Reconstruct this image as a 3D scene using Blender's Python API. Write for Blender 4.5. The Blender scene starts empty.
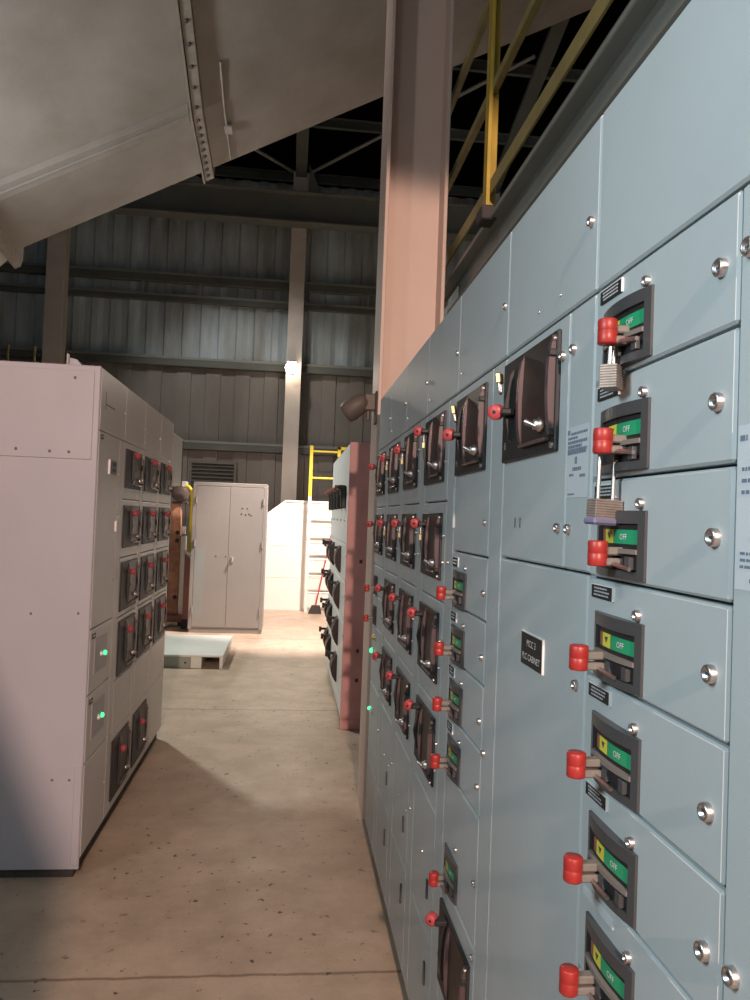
import bpy, math, random
from mathutils import Vector, Matrix
random.seed(7)
S = bpy.context.scene
COL = S.collection
PI = math.pi

# ------------------------------------------------------------------ materials
def mat(name, col, rough=.5, metal=0., vary=.0, vscale=3., col2=None, bump=0., bscale=60., emit=None, estr=0., stretch=None):
    m = bpy.data.materials.new(name); m.use_nodes = True
    nt = m.node_tree; N = nt.nodes; L = nt.links
    b = N['Principled BSDF']
    b.inputs['Base Color'].default_value = (*col, 1)
    b.inputs['Roughness'].default_value = rough
    b.inputs['Metallic'].default_value = metal
    if emit:
        b.inputs['Emission Color'].default_value = (*emit, 1); b.inputs['Emission Strength'].default_value = estr
    if vary or bump:
        tc = N.new('ShaderNodeTexCoord'); mp = N.new('ShaderNodeMapping')
        L.new(tc.outputs['Object'], mp.inputs['Vector'])
        if stretch: mp.inputs['Scale'].default_value = stretch
    if vary:
        n = N.new('ShaderNodeTexNoise'); n.inputs['Scale'].default_value = vscale; n.inputs['Detail'].default_value = 6; n.inputs['Roughness'].default_value = .62
        L.new(mp.outputs[0], n.inputs['Vector'])
        r = N.new('ShaderNodeValToRGB'); r.color_ramp.elements[0].position = .32; r.color_ramp.elements[1].position = .68
        c2 = col2 or tuple(c * (1 - vary) for c in col)
        r.color_ramp.elements[0].color = (*c2, 1); r.color_ramp.elements[1].color = (*col, 1)
        L.new(n.outputs['Fac'], r.inputs['Fac']); L.new(r.outputs['Color'], b.inputs['Base Color'])
    if bump:
        n2 = N.new('ShaderNodeTexNoise'); n2.inputs['Scale'].default_value = bscale; n2.inputs['Detail'].default_value = 3
        L.new(mp.outputs[0], n2.inputs['Vector'])
        bp = N.new('ShaderNodeBump'); bp.inputs['Strength'].default_value = bump; bp.inputs['Distance'].default_value = .004
        L.new(n2.outputs['Fac'], bp.inputs['Height']); L.new(bp.outputs['Normal'], b.inputs['Normal'])
    return m

M = {}
M['paint'] = mat('grey_enamel', (.495, .545, .565), .5, 0, .12, 2.2, (.45, .495, .51), .05, 40)
M['paint_left'] = mat('warm_grey_enamel', (.66, .64, .63), .42, 0, .12, 2.2, (.60, .58, .57), .05, 40)
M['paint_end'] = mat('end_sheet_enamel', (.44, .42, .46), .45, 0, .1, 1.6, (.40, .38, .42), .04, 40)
M['seam'] = mat('dark_gap', (.05, .055, .055), .8)
M['plinth'] = mat('dark_plinth', (.06, .05, .05), .7, 0, .4, 8)
M['black'] = mat('black_plastic', (.020, .020, .021), .55)
M['charcoal'] = mat('charcoal_plastic', (.06, .062, .066), .38)
M['greyarm'] = mat('grey_handle_plastic', (.19, .175, .16), .45)
M['hood'] = mat('brown_phenolic_cover', (.042, .031, .028), .42, 0, .3, 9)
M['cheek'] = mat('maroon_phenolic', (.085, .054, .060), .4)
M['red'] = mat('red_vinyl', (.37, .03, .026), .4, 0, .15, 30)
M['pinkred'] = mat('faded_red_plastic', (.50, .075, .085), .42, 0, .25, 40)
M['green'] = mat('green_label', (.015, .33, .15), .45)
M['yellow'] = mat('yellow_label', (.75, .68, .07), .45)
M['redlab'] = mat('red_label', (.35, .1, .07), .5)
M['white'] = mat('white_engraving', (.82, .8, .78), .5)
M['sticker'] = mat('clear_white_sticker', (.60, .63, .67), .5)
M['ink'] = mat('grey_ink', (.16, .2, .27), .7)
M['chrome'] = mat('zinc_plated_steel', (.62, .58, .57), .38, 1.)
M['steel'] = mat('brushed_padlock_steel', (.33, .29, .26), .5, .45, .3, 60)
M['brass'] = mat('brass', (.55, .42, .20), .42, 1.)
M['bumper'] = mat('blue_grey_bumper', (.16, .16, .27), .5)
M['lampgreen'] = mat('lit_green_lens', (.02, .5, .12), .3, emit=(.05, 1, .3), estr=2.2)
M['lampamber'] = mat('amber_lens', (.45, .33, .03), .3)
M['lampwhite'] = mat('clear_lens', (.8, .8, .78), .2)
M['colpaint'] = mat('pink_lit_column_paint', (.64, .485, .415), .5, 0, .1, 1.5)  # grey-beige paint with some of the flood's pink mixed into the colour
M['rose'] = mat('pink_lit_end_paint', (.66, .34, .33), .55, 0, .2, 3)  # grey panel; the flood's pink light is mixed into its colour
M['far_paint'] = mat('light_grey_enamel', (.72, .73, .71), .45, 0, .08, 3)
M['galv'] = mat('grey_green_steel_paint', (.30, .315, .285), .55, 0, .25, 1.2)
M['darksteel'] = mat('dark_structural_steel', (.13, .145, .13), .6, 0, .3, 1.5)
M['siding'] = mat('weathered_blue_grey_siding', (.58, .72, .78), .6, 0, .4, 1.1, (.29, .30, .29), stretch=(1, 1, .25))
M['beam'] = mat('dark_green_grey_beam_paint', (.20, .215, .195), .6, 0, .2, 1.5)
M['wallcol'] = mat('dusty_beige_column_paint', (.74, .68, .62), .55, 0, .15, 1.5)
M['siding_low'] = mat('grey_beige_siding', (.25, .235, .215), .6, 0, .3, 1.0, (.165, .155, .14), stretch=(1, 1, .3))
M['roofdeck'] = mat('unlit_roof_sheet', (.005, .0045, .004), .75, 0, .4, 2)  # near-black colour carries the shade of the unlit roof
M['yellow_paint'] = mat('safety_yellow_paint', (.62, .43, .06), .5, 0, .25, 6)
M['olive'] = mat('faded_olive_yellow_paint', (.34, .29, .11), .55, 0, .3, 5)
M['bright_yellow'] = mat('bright_yellow_paint', (.85, .66, .04), .45)
M['duct'] = mat('dusty_beige_steel_plate', (.37, .345, .315), .6, 0, .28, .7, (.235, .212, .182), .08, 20)
M['duct_seam'] = mat('beige_flange_steel', (.42, .38, .33), .55, 0, .3, 8)
M['rust'] = mat('rusty_orange_paint', (.55, .28, .17), .65, 0, .55, 6, (.24, .10, .06))
M['tank'] = mat('white_tank_paint', (.82, .79, .73), .45, 0, .08, 1)
M['cab'] = mat('beige_locker_paint', (.33, .31, .29), .5, 0, .08, 2)
M['patch'] = mat('pale_green_touch_up', (.31, .335, .32), .5, 0, .08, 2)
M['board'] = mat('white_board_top', (.74, .74, .68), .5, 0, .1, 3)
M['boardside'] = mat('grey_painted_board', (.30, .31, .27), .6)
M['redpaint'] = mat('dull_red_steel_paint', (.33, .12, .10), .55)
M['broomred'] = mat('red_broom_stick', (.42, .03, .04), .45)
M['bristle'] = mat('dark_bristles', (.05, .04, .035), .9)
M['brownlamp'] = mat('dusty_brown_lamp_housing', (.13, .10, .085), .55, 0, .3, 12)
M['whiteduct'] = mat('pale_duct_paint', (.62, .6, .58), .5)
M['louver'] = mat('dark_grey_louver', (.14, .14, .13), .6)
M['hot'] = mat('lamp_glow', (1, .9, .8), .3, emit=(1, .80, .62), estr=16)

def floor_material():
    m = bpy.data.materials.new('painted_concrete'); m.use_nodes = True
    nt = m.node_tree; N = nt.nodes; L = nt.links; b = N['Principled BSDF']
    tc = N.new('ShaderNodeTexCoord')
    def noise(sc, det=5, ro=.6, vec=None):
        n = N.new('ShaderNodeTexNoise'); n.inputs['Scale'].default_value = sc; n.inputs['Detail'].default_value = det; n.inputs['Roughness'].default_value = ro
        L.new(vec or tc.outputs['Object'], n.inputs['Vector']); return n.outputs['Fac']
    def ramp(f, p0, p1, c0, c1):
        r = N.new('ShaderNodeValToRGB'); e = r.color_ramp.elements
        e[0].position = p0; e[1].position = p1; e[0].color = (*c0, 1); e[1].color = (*c1, 1); L.new(f, r.inputs['Fac']); return r.outputs['Color']
    def mix(mode, fac, a, c):
        x = N.new('ShaderNodeMix'); x.data_type = 'RGBA'; x.blend_type = mode
        if hasattr(fac, 'is_linked'): L.new(fac, x.inputs[0])
        else: x.inputs[0].default_value = fac
        for s, v in ((x.inputs[6], a), (x.inputs[7], c)):
            if hasattr(v, 'is_linked'): L.new(v, s)
            else: s.default_value = (*v, 1)
        return x.outputs[2]
    base = ramp(noise(.9, 6), .3, .7, (.46, .345, .255), (.585, .455, .345))
    patch = ramp(noise(3.2, 7, .7), .42, .62, (.80, .80, .78), (1, 1, 1))
    c = mix('MULTIPLY', 1., base, patch)
    # small dark chips in the paint
    chips = ramp(noise(21, 3, .55), .31, .35, (.13, .105, .09), (1, 1, 1))
    zone = ramp(noise(.8, 3), .46, .6, (1, 1, 1), (0, 0, 0))
    sp = mix('MIX', zone, (1, 1, 1), chips)
    c = mix('MULTIPLY', 1., c, sp)
    # sawn joints across the aisle
    sx = N.new('ShaderNodeSeparateXYZ'); L.new(tc.outputs['Object'], sx.inputs[0])
    def math_(op, a, v):
        k = N.new('ShaderNodeMath'); k.operation = op
        if hasattr(a, 'is_linked'): L.new(a, k.inputs[0])
        else: k.inputs[0].default_value = a
        if hasattr(v, 'is_linked'): L.new(v, k.inputs[1])
        else: k.inputs[1].default_value = v
        return k.outputs[0]
    y = math_('ADD', sx.outputs['Y'], math_('MULTIPLY', noise(8, 3), .02))
    d = math_('ABSOLUTE', math_('SUBTRACT', math_('FLOORED_MODULO', math_('ADD', y, 1.02), 4.0), .01), 0)
    j = ramp(d, .004, .012, (.5, .45, .4), (1, 1, 1))
    c = mix('MULTIPLY', 1., c, j)
    L.new(c, b.inputs['Base Color'])
    rr = N.new('ShaderNodeMapRange'); rr.inputs['To Min'].default_value = .34; rr.inputs['To Max'].default_value = .62
    L.new(noise(5, 5), rr.inputs['Value']); L.new(rr.outputs[0], b.inputs['Roughness'])
    bp = N.new('ShaderNodeBump'); bp.inputs['Strength'].default_value = .15; bp.inputs['Distance'].default_value = .004
    L.new(noise(30, 4), bp.inputs['Height']); L.new(bp.outputs['Normal'], b.inputs['Normal'])
    return m
M['floor'] = floor_material()
M['hood'].node_tree.nodes['Principled BSDF'].inputs['Specular IOR Level'].default_value = .22
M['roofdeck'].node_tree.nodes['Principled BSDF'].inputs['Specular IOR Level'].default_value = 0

# ------------------------------------------------------------------ mesh builder
class MB:
    def __init__(self): self.v = []; self.f = []; self.fm = []; self.sm = []; self.mats = []
    def mi(self, m):
        m = M[m]
        if m not in self.mats: self.mats.append(m)
        return self.mats.index(m)
    def add(self, vs, fs, m, smooth=False):
        o = len(self.v); k = self.mi(m)
        self.v += [tuple(p) for p in vs]
        for f in fs: self.f.append([o + i for i in f]); self.fm.append(k); self.sm.append(smooth)
        return self
    def box(self, lo, hi, m, bev=0., xf=None):
        lo = [min(a, b) for a, b in zip(lo, hi)], [max(a, b) for a, b in zip(lo, hi)]
        lo, hi = lo
        b = min(bev, *(.45 * (h - l) for l, h in zip(lo, hi)))
        V = []; idx = {}
        sg = [(x, y, z) for x in (0, 1) for y in (0, 1) for z in (0, 1)]
        if b <= 0:
            V = [tuple((lo, hi)[s[i]][i] for i in range(3)) for s in sg]
            F = [(0, 1, 3, 2), (4, 6, 7, 5), (0, 4, 5, 1), (2, 3, 7, 6), (0, 2, 6, 4), (1, 5, 7, 3)]
        else:
            for s in sg:
                for ax in range(3):
                    p = []
                    for i in range(3):
                        e = (lo, hi)[s[i]][i]; inn = e + (b if s[i] == 0 else -b)
                        p.append(e if i == ax else inn)
                    idx[(s, ax)] = len(V); V.append(tuple(p))
            F = []
            for ax in range(3):
                o1, o2 = [i for i in range(3) if i != ax]
                for e in (0, 1):
                    q = []
                    for a, c in ((0, 0), (1, 0), (1, 1), (0, 1)):
                        s = [0, 0, 0]; s[ax] = e; s[o1] = a; s[o2] = c; q.append(idx[(tuple(s), ax)])
                    F.append(q)
                for a in (0, 1):          # edges running along ax
                    for c in (0, 1):
                        q = []
                        for e, k in ((0, o1), (1, o1), (1, o2), (0, o2)):
                            s = [0, 0, 0]; s[ax] = e; s[o1] = a; s[o2] = c; q.append(idx[(tuple(s), k)])
                        F.append(q)
            for s in sg: F.append([idx[(s, 0)], idx[(s, 1)], idx[(s, 2)]])
            cen = Vector([(l + h) / 2 for l, h in zip(lo, hi)])
            G = []
            for f in F:
                p = [Vector(V[i]) for i in f]; n = (p[1] - p[0]).cross(p[2] - p[0]); cc = sum(p, Vector()) / len(p)
                G.append(list(reversed(f)) if n.dot(cc - cen) < 0 else f)
            F = G
        if xf: V = [tuple(xf @ Vector(p)) for p in V]
        return self.add(V, F, m)
    def cyl(self, p0, p1, r0, r1, m, seg=14, caps=True, smooth=True):
        p0 = Vector(p0); p1 = Vector(p1); d = (p1 - p0).normalized()
        u = d.orthogonal().normalized(); w = d.cross(u)
        V = []
        for p, r in ((p0, r0), (p1, r1)):
            for i in range(seg):
                a = 2 * PI * i / seg; V.append(p + u * (r * math.cos(a)) + w * (r * math.sin(a)))
        F = [(i, (i + 1) % seg, seg + (i + 1) % seg, seg + i) for i in range(seg)]
        self.add(V, F, m, smooth)
        if caps:
            self.add(V[:seg], [tuple(reversed(range(seg)))], m); self.add(V[seg:], [tuple(range(seg))], m)
        return self
    def lathe(self, p0, d, prof, m, seg=16):     # prof: (along, radius)
        p0 = Vector(p0); d = Vector(d).normalized(); u = d.orthogonal().normalized(); w = d.cross(u)
        V = []
        for t, r in prof:
            for i in range(seg):
                a = 2 * PI * i / seg; V.append(p0 + d * t + u * (r * math.cos(a)) + w * (r * math.sin(a)))
        F = []
        for k in range(len(prof) - 1):
            for i in range(seg):
                j = (i + 1) % seg; F.append((k * seg + i, k * seg + j, (k + 1) * seg + j, (k + 1) * seg + i))
        return self.add(V, F, m, True)
    def tube(self, path, r, m, seg=8):
        P = [Vector(p) for p in path]; V = []; u = None
        for i, p in enumerate(P):
            d = ((P[min(i + 1, len(P) - 1)] - P[max(i - 1, 0)])).normalized()
            u = d.orthogonal().normalized() if u is None else (u - d * u.dot(d)).normalized()
            w = d.cross(u)
            for k in range(seg):
                a = 2 * PI * k / seg; V.append(p + u * (r * math.cos(a)) + w * (r * math.sin(a)))
        n = len(P)
        F = [(i * seg + k, i * seg + (k + 1) % seg, (i + 1) * seg + (k + 1) % seg, (i + 1) * seg + k) for i in range(n - 1) for k in range(seg)]
        self.add(V, F, m, True)
        self.add(V[:seg], [tuple(reversed(range(seg)))], m); self.add(V[-seg:], [tuple(range(seg))], m)
        return self
    def prism(self, poly, ext, m, smooth=False):   # poly: list of 3D points, ext: extrusion vector
        n = len(poly); P = [Vector(p) for p in poly]; e = Vector(ext)
        nn = Vector()
        for i in range(n): nn += P[i].cross(P[(i + 1) % n])
        if nn.dot(e) > 0: P.reverse()
        V = P + [p + e for p in P]
        self.add(V, [tuple(range(n)), tuple(range(2 * n - 1, n - 1, -1))], m)
        self.add(V, [(i, n + i, n + (i + 1) % n, (i + 1) % n) for i in range(n)], m, smooth)
        return self
    def surf(self, fn, nu, nv, m, smooth=True):
        V = [fn(i / nu, j / nv) for j in range(nv + 1) for i in range(nu + 1)]
        F = [(j * (nu + 1) + i, j * (nu + 1) + i + 1, (j + 1) * (nu + 1) + i + 1, (j + 1) * (nu + 1) + i) for j in range(nv) for i in range(nu)]
        return self.add(V, F, m, smooth)
    def text(self, s, size, fn, m):               # fn maps text plane (x, y) to 3D
        me = text_mesh(s)
        xs = [v.co.x for v in me.vertices]; ys = [v.co.y for v in me.vertices]
        cx = (min(xs) + max(xs)) / 2; cy = (min(ys) + max(ys)) / 2
        V = [fn((v.co.x - cx) * size, (v.co.y - cy) * size) for v in me.vertices]
        return self.add(V, [tuple(p.vertices) for p in me.polygons], m)
    def build(self, name, parent=None):
        me = bpy.data.meshes.new(name)
        me.from_pydata(self.v, [], self.f)
        for mm in self.mats: me.materials.append(mm)
        me.polygons.foreach_set('material_index', self.fm)
        me.polygons.foreach_set('use_smooth', self.sm)
        me.update()
        o = bpy.data.objects.new(name, me); COL.objects.link(o)
        if parent: o.parent = parent
        return o
_txt = {}
def text_mesh(s):
    if s not in _txt:
        cu = bpy.data.curves.new('lettering', 'FONT'); cu.body = s; cu.size = 1; cu.resolution_u = 2; cu.align_x = 'CENTER'
        o = bpy.data.objects.new('lettering', cu); COL.objects.link(o)
        bpy.context.view_layer.update()
        dg = bpy.context.evaluated_depsgraph_get()
        me = bpy.data.meshes.new_from_object(o.evaluated_get(dg))
        bpy.data.objects.remove(o)
        _txt[s] = me
    return _txt[s]

def tag(o, label=None, cat=None, group=None, kind=None):
    if label: o['label'] = label
    if cat: o['category'] = cat
    if group: o['group'] = group
    if kind: o['kind'] = kind
    return o
def thing(name, label, cat, loc=(0, 0, 0), rz=0, group=None):
    o = bpy.data.objects.new(name, None); COL.objects.link(o)
    o.location = loc; o.rotation_euler = (0, 0, rz); o.empty_display_size = .1
    return tag(o, label, cat, group)
def one(mb, name, label, cat, group=None, loc=None):
    o = mb.build(name)
    if loc: o.location = loc
    return tag(o, label, cat, group)

# ------------------------------------------------------------------ motor control centre sections
# local frame of a section: x to the right along the front, y into the cabinet (front face y = 0), z up
T = .02
def door(sec, s0, s1, z0, z1, paint, name='unit_door'):
    g = .0022
    return MB().box((s0 + g, 0, z0 + g), (s1 - g, T, z1 - g), paint, .0035).build(name, sec)
def screw(par, s, z, r=.008, n=.006):
    mb = MB(); mb.lathe((s, 0, z), (0, -1, 0), [(0, r), (n * .8, r), (n, r * .82), (n * .9, r * .66), (n * .45, r * .6), (n * .4, 0)], 'chrome', 14)
    mb.box((s - r * .55, -n * .62, z - r * .16), (s + r * .55, -n * .3, z + r * .16), 'charcoal')
    return mb.build('latch_screw', par)
def nameplate(par, s0, s1, z0, z1, lines=3, strip=False):
    mb = MB()
    if strip:
        mb.box((s0, -.0015, z0), (s1, 0, z1), 'sticker', .0004)
        return mb.build('paper_strip', par)
    mb.box((s0, -.003, z0), (s1, 0, z1), 'black', .0006)
    e = .0012
    mb.box((s1 - e, -.0034, z0), (s1 + e * .3, 0, z1), 'white'); mb.box((s0, -.0034, z1 - e * .6), (s1, 0, z1 + e * .3), 'white')
    h = (z1 - z0) / (lines + 1)
    for k in range(lines):                     # rows of engraving too small to read
        z = z1 - h * (k + 1); x = s0 + (s1 - s0) * (.12 + .05 * random.random()); end = s1 - (s1 - s0) * (.14 + .2 * random.random())
        while x < end:
            w = random.uniform(.0018, .0042)
            mb.box((x, -.0034, z - h * .24), (min(x + w, end), -.0029, z + h * .24), 'sticker'); x += w + .0022
    return mb.build('nameplate', par)
def breaker(par, s0, s1, z0, z1, arm_s, arm_n, grip_z, labels=True, detail=True, grip='red'):
    """moulded breaker operator in the door: bowed frame, position label, toggle handle and red grip"""
    w = s1 - s0; h = z1 - z0; sc = (s0 + s1) / 2
    bow = lambda s, k=.010, o=.004: -(o + k * (1 - ((s - sc) / (w / 2)) ** 2))
    mb = MB(); n = 12 if detail else 6
    def bar(a, b, za, zb, o=.004):
        pts = [(a + (b - a) * i / n, bow(a + (b - a) * i / n, .010, o), za) for i in range(n + 1)] + [(b, 0, za), (a, 0, za)]
        mb.prism(pts, (0, 0, zb - za), 'charcoal')
    e = w * .09
    bar(s0, s1, z1 - h * .19, z1); bar(s0, s1, z0, z0 + h * .12)
    bar(s0, s0 + e, z0 + h * .12, z1 - h * .19); bar(s1 - e, s1, z0 + h * .12, z1 - h * .19)
    inner = lambda s: bow(s, .008, .0005)
    mb.surf(lambda u, v: (s0 + e + (w - 2 * e) * u, inner(s0 + e + (w - 2 * e) * u), z0 + h * .1 + h * .75 * v), n, 1, 'black')
    if detail:                                   # ledge under the label and two ribs below it
        pts = [(s0 + e + (w - 2 * e) * i / n, bow(s0 + e + (w - 2 * e) * i / n, .010, .006), z0 + h * .37) for i in range(n + 1)] + [(s1 - e, 0, z0 + h * .37), (s0 + e, 0, z0 + h * .37)]
        mb.prism(pts, (0, 0, h * .07), 'greyarm')
        for f in (.42, .74): mb.box((s0 + w * f, inner(s0 + w * f) - .006, z0 + h * .14), (s0 + w * (f + .1), 0, z0 + h * .33), 'charcoal', .001)
    mb.build('breaker_frame', par)
    if labels:
        lb = MB(); za, zb = z0 + h * .51, z0 + h * .72
        on = lambda s, d=.0012: inner(s) - d
        for fa, fb, m in ((.19, .26, 'redlab'), (.265, .46, 'yellow'), (.465, .885, 'green')):
            a, b = s0 + w * fa, s0 + w * fb
            lb.surf(lambda u, v: (a + (b - a) * u, on(a + (b - a) * u), za + (zb - za) * v), 6, 1, m)
            lb.surf(lambda u, v: (a + (b - a) * u, on(a + (b - a) * u) + .0012 * v, zb), 6, 1, m)
        if detail:
            lb.text('OFF', h * .125, lambda x, y: (s0 + w * .66 + x, on(s0 + w * .66 + x, .0018), (za + zb) / 2 + y), 'white')
            lb.prism([(s0 + w * .33, on(s0 + w * .36, .0018), za + (zb - za) * .75), (s0 + w * .40, on(s0 + w * .36, .0018), za + (zb - za) * .75), (s0 + w * .365, on(s0 + w * .36, .0018), za + (zb - za) * .3)], (0, .0004, 0), 'charcoal')
        lb.build('position_label', par)
    hd = MB()
    hz = h * .09
    hd.box((arm_s - .009, -arm_n + .010, grip_z - hz * .25), (arm_s + .009, 0, grip_z + hz * 1.1), 'greyarm', .002)
    hd.box((arm_s - .007, -arm_n * .82, grip_z - hz * 2.0), (arm_s + .010, 0, grip_z - hz * .7), 'greyarm', .002)
    if detail: hd.cyl((arm_s + .010, -.022, grip_z - hz * 1.6), (arm_s + .05, -.016, grip_z - hz * 2.2), .003, .003, 'chrome', 8)
    hd.build('toggle_handle', par)
    gp = MB(); r = .0135; gz = grip_z
    gp.lathe((arm_s, -arm_n, gz - .0175), (0, 0, 1), [(0, 0), (0, r * .9), (.002, r), (.0165, r), (.0172, r * .96), (.018, r), (.033, r), (.035, r * .9), (.035, 0)], grip, 18)
    gp.build('red_grip', par)
def fused_switch(par, p0, p1, z0, z1, knob_z, knob_n=.042, thandle=True, knob_dx=.07, sym=True):
    """black plate with a bulging phenolic cover between two cheeks, a T handle and a side lever with a red knob"""
    w = p1 - p0; h = z1 - z0; zc = (z0 + z1) / 2
    pl = MB().box((p0, -.008, z0), (p1, 0, z1), 'black', .002)
    for f in (.05, .93): pl.cyl((p1 - w * .035, -.013, z0 + h * f), (p1 - w * .035, 0, z0 + h * f), .006, .006, 'chrome', 8)
    pl.box((p1 - w * .055, -.020, z0 + h * .78), (p1 - w * .01, -.004, z0 + h * .84), 'black', .002)
    pl.box((p1 - w * .055, -.020, z0 + h * .12), (p1 - w * .01, -.004, z0 + h * .18), 'black', .002)
    if sym:
        for k in range(3):
            a = k * PI / 3; c, q = .009 * math.cos(a), .009 * math.sin(a)
            pl.cyl((p0 + w * .08 - c, -.0085, z0 + h * .16 - q), (p0 + w * .08 + c, -.0085, z0 + h * .16 + q), .0013, .0013, 'greyarm', 6)
    pl.build('switch_plate', par)
    a, b = p0 + w * .41, p0 + w * .975; t = w * .045
    za, zb = z0 + h * .09, z1 - h * .02
    n = 10
    def arc(s, k, o): return [(s, -(o + k * (1 - ((2 * i / n) - 1) ** 2) - .007 * abs((2 * i / n) - 1) ** 8), za + (zb - za) * i / n) for i in range(n + 1)]
    cv = MB()
    for s in (a, b - t): cv.prism(arc(s, .007, .014) + [(s, -.006, zb), (s, -.006, za)], (t, 0, 0), 'cheek')
    cv.prism([(a + t, -.010, za), (a + t, -.013, zc), (a + t, -.010, zb)] + [(a + t, -.006, zb), (a + t, -.006, za)], (b - a - 2 * t, 0, 0), 'hood')
    cv.box((a + t, -.020, za), (b - t, -.006, za + h * .03), 'cheek', .002)
    cv.build('switch_cover', par)
    if thandle:
        th = MB(); s = a + (b - a) * .73; z = z0 + h * .24
        th.lathe((s, -.012, z), (0, -1, 0), [(0, .014), (.006, .014), (.010, .010), (.016, .009), (.018, 0)], 'chrome', 14)
        th.cyl((s - .010, -.040, z + .006), (s + .006, -.024, z - .004), .006, .0045, 'chrome', 8)
        th.build('wing_latch', par)
    lv = MB(); s = p0 + knob_dx
    lv.prism([(s - .004, -.008, z0 + h * .18), (s - .004, -.008, z1 - h * .1), (s - .004, -.016, z1 - h * .16), (s - .004, -.026, zc), (s - .004, -.016, z0 + h * .22)], (.012, 0, 0), 'black')
    lv.box((s - .006, -knob_n + .004, knob_z - .008), (s + .03, -.008, knob_z + .006), 'black', .003)
    lv.build('side_lever', par)
    kn = MB(); ax = Vector((.75, -.55, -.15)).normalized(); c = Vector((s, -knob_n, knob_z)) - ax * .012
    kn.lathe(c, ax, [(0, 0), (0, .0135), (.003, .0165), (.020, .0165), (.024, .0145), (.0242, .004)], 'pinkred', 18)
    kn.lathe(c, ax, [(.0238, .0045), (.0238, 0)], 'black', 10)
    kn.build('red_knob', par)
def body(sec, w, H, paint, depth=.5, plinth=.075, left_end=None, right_end=None):
    mb = MB().box((.001, T - .003, plinth), (w - .001, depth, H - .002), paint)
    mb.box((.002, T - .005, plinth + .01), (w - .002, T - .003, H - .01), 'seam')
    if left_end: pass
    mb.build('enclosure', sec)
    MB().box((.002, .03, 0), (w - .002, depth - .02, plinth), 'plinth').build('base_channel', sec)
    return sec
def pilot(par, s, z, m, r=.010):
    mb = MB().lathe((s, 0, z), (0, -1, 0), [(0, r * 1.35), (.006, r * 1.35), (.006, r)], 'chrome', 14)
    mb.lathe((s, 0, z), (0, -1, 0), [(.006, r), (.014, r), (.019, r * .6), (.02, 0)], m, 14)
    return mb.build('pilot_light', par)
def sticker(par, s0, s1, z0, z1, rows):
    mb = MB().box((s0, -.0009, z0), (s1, 0, z1), 'sticker')
    for (f, a, b, hh) in rows:
        z = z1 - (z1 - z0) * f; x = s0 + (s1 - s0) * a; end = s0 + (s1 - s0) * b
        while x < end:
            ww = random.uniform(.003, .010)
            mb.box((x, -.0013, z - hh / 2), (min(x + ww, end), -.0008, z + hh / 2), 'ink'); x += ww + .002
    return mb.build('text_sticker', par)

XR, XL, H = .463, -.913, 2.374
UW, SW = .396, .508
TOP = 2.088
def right_section(y_left, label):
    s = thing('motor_control_section', label, 'electrical cabinet', (XR, y_left, 0), -PI / 2, 'sections of the grey motor control row')
    body(s, SW, H, 'paint')
    return s
def top_panel(s, w, z=TOP, h=H, paint='paint', scr=True):
    d = door(s, 0, w, z, h, paint, 'top_panel')
    if scr:
        screw(d, w - .027, z + .12, .0075); screw(d, .03, z + .05, .004, .003)
    return d
def wire_door(s, s0, s1, z0, z1, knobs=(), paint='paint'):
    d = door(s, s0, s1, z0, z1, paint, 'wireway_door')
    for k in knobs: screw(d, (s0 + s1) / 2 - (s1 - s0) * .25, k, .0085)
    return d

# ---- A: column of seven breakers, nearest
A = right_section(1.171, 'nearest cabinet section, a column of red-gripped breakers with green and yellow labels')
top_panel(A, SW, scr=False)
U = .1486
agrip = [(.134, .036, 1.990), (.134, .038, 1.838), (.132, .040, 1.683), (.095, .048, 1.533), (.095, .047, 1.382), (.095, .047, 1.236), (.095, .048, 1.080)]
for k in range(7):
    z1 = TOP - U * k
    d = door(A, 0, .394, z1 - U, z1, 'paint')
    nm = nameplate(d, .022, .100, z1 - .029, z1 - .009) if k < 6 else nameplate(d, .02, .13, z1 - .030, z1 - .016, strip=True)
    breaker(d, .040, .198, z1 - .141, z1 - .048, *agrip[k])
    screw(d, .180, z1 - .0385, .0075, .008); screw(d, .363, z1 - .0785, .0105, .009)
zb = TOP - U * 7
d = door(A, 0, .394, .085, zb, 'paint'); screw(d, .363, .5, .0105, .009)
d = wire_door(A, .394, SW, .085, TOP)
for z in (2.014, 1.271, .5): screw(d, .418, z, .0105, .009)
sticker(d, .402, .49, 1.66, 1.83, [(.08, .05, .2, .006), (.2, .3, .8, .004), (.27, .1, .9, .004), (.34, .1, .95, .004), (.41, .1, .9, .004), (.62, .4, .8, .006), (.68, .3, .9, .004), (.78, .1, .9, .003), (.82, .1, .9, .003), (.86, .1, .9, .003), (.94, .3, .7, .004)])

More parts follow.
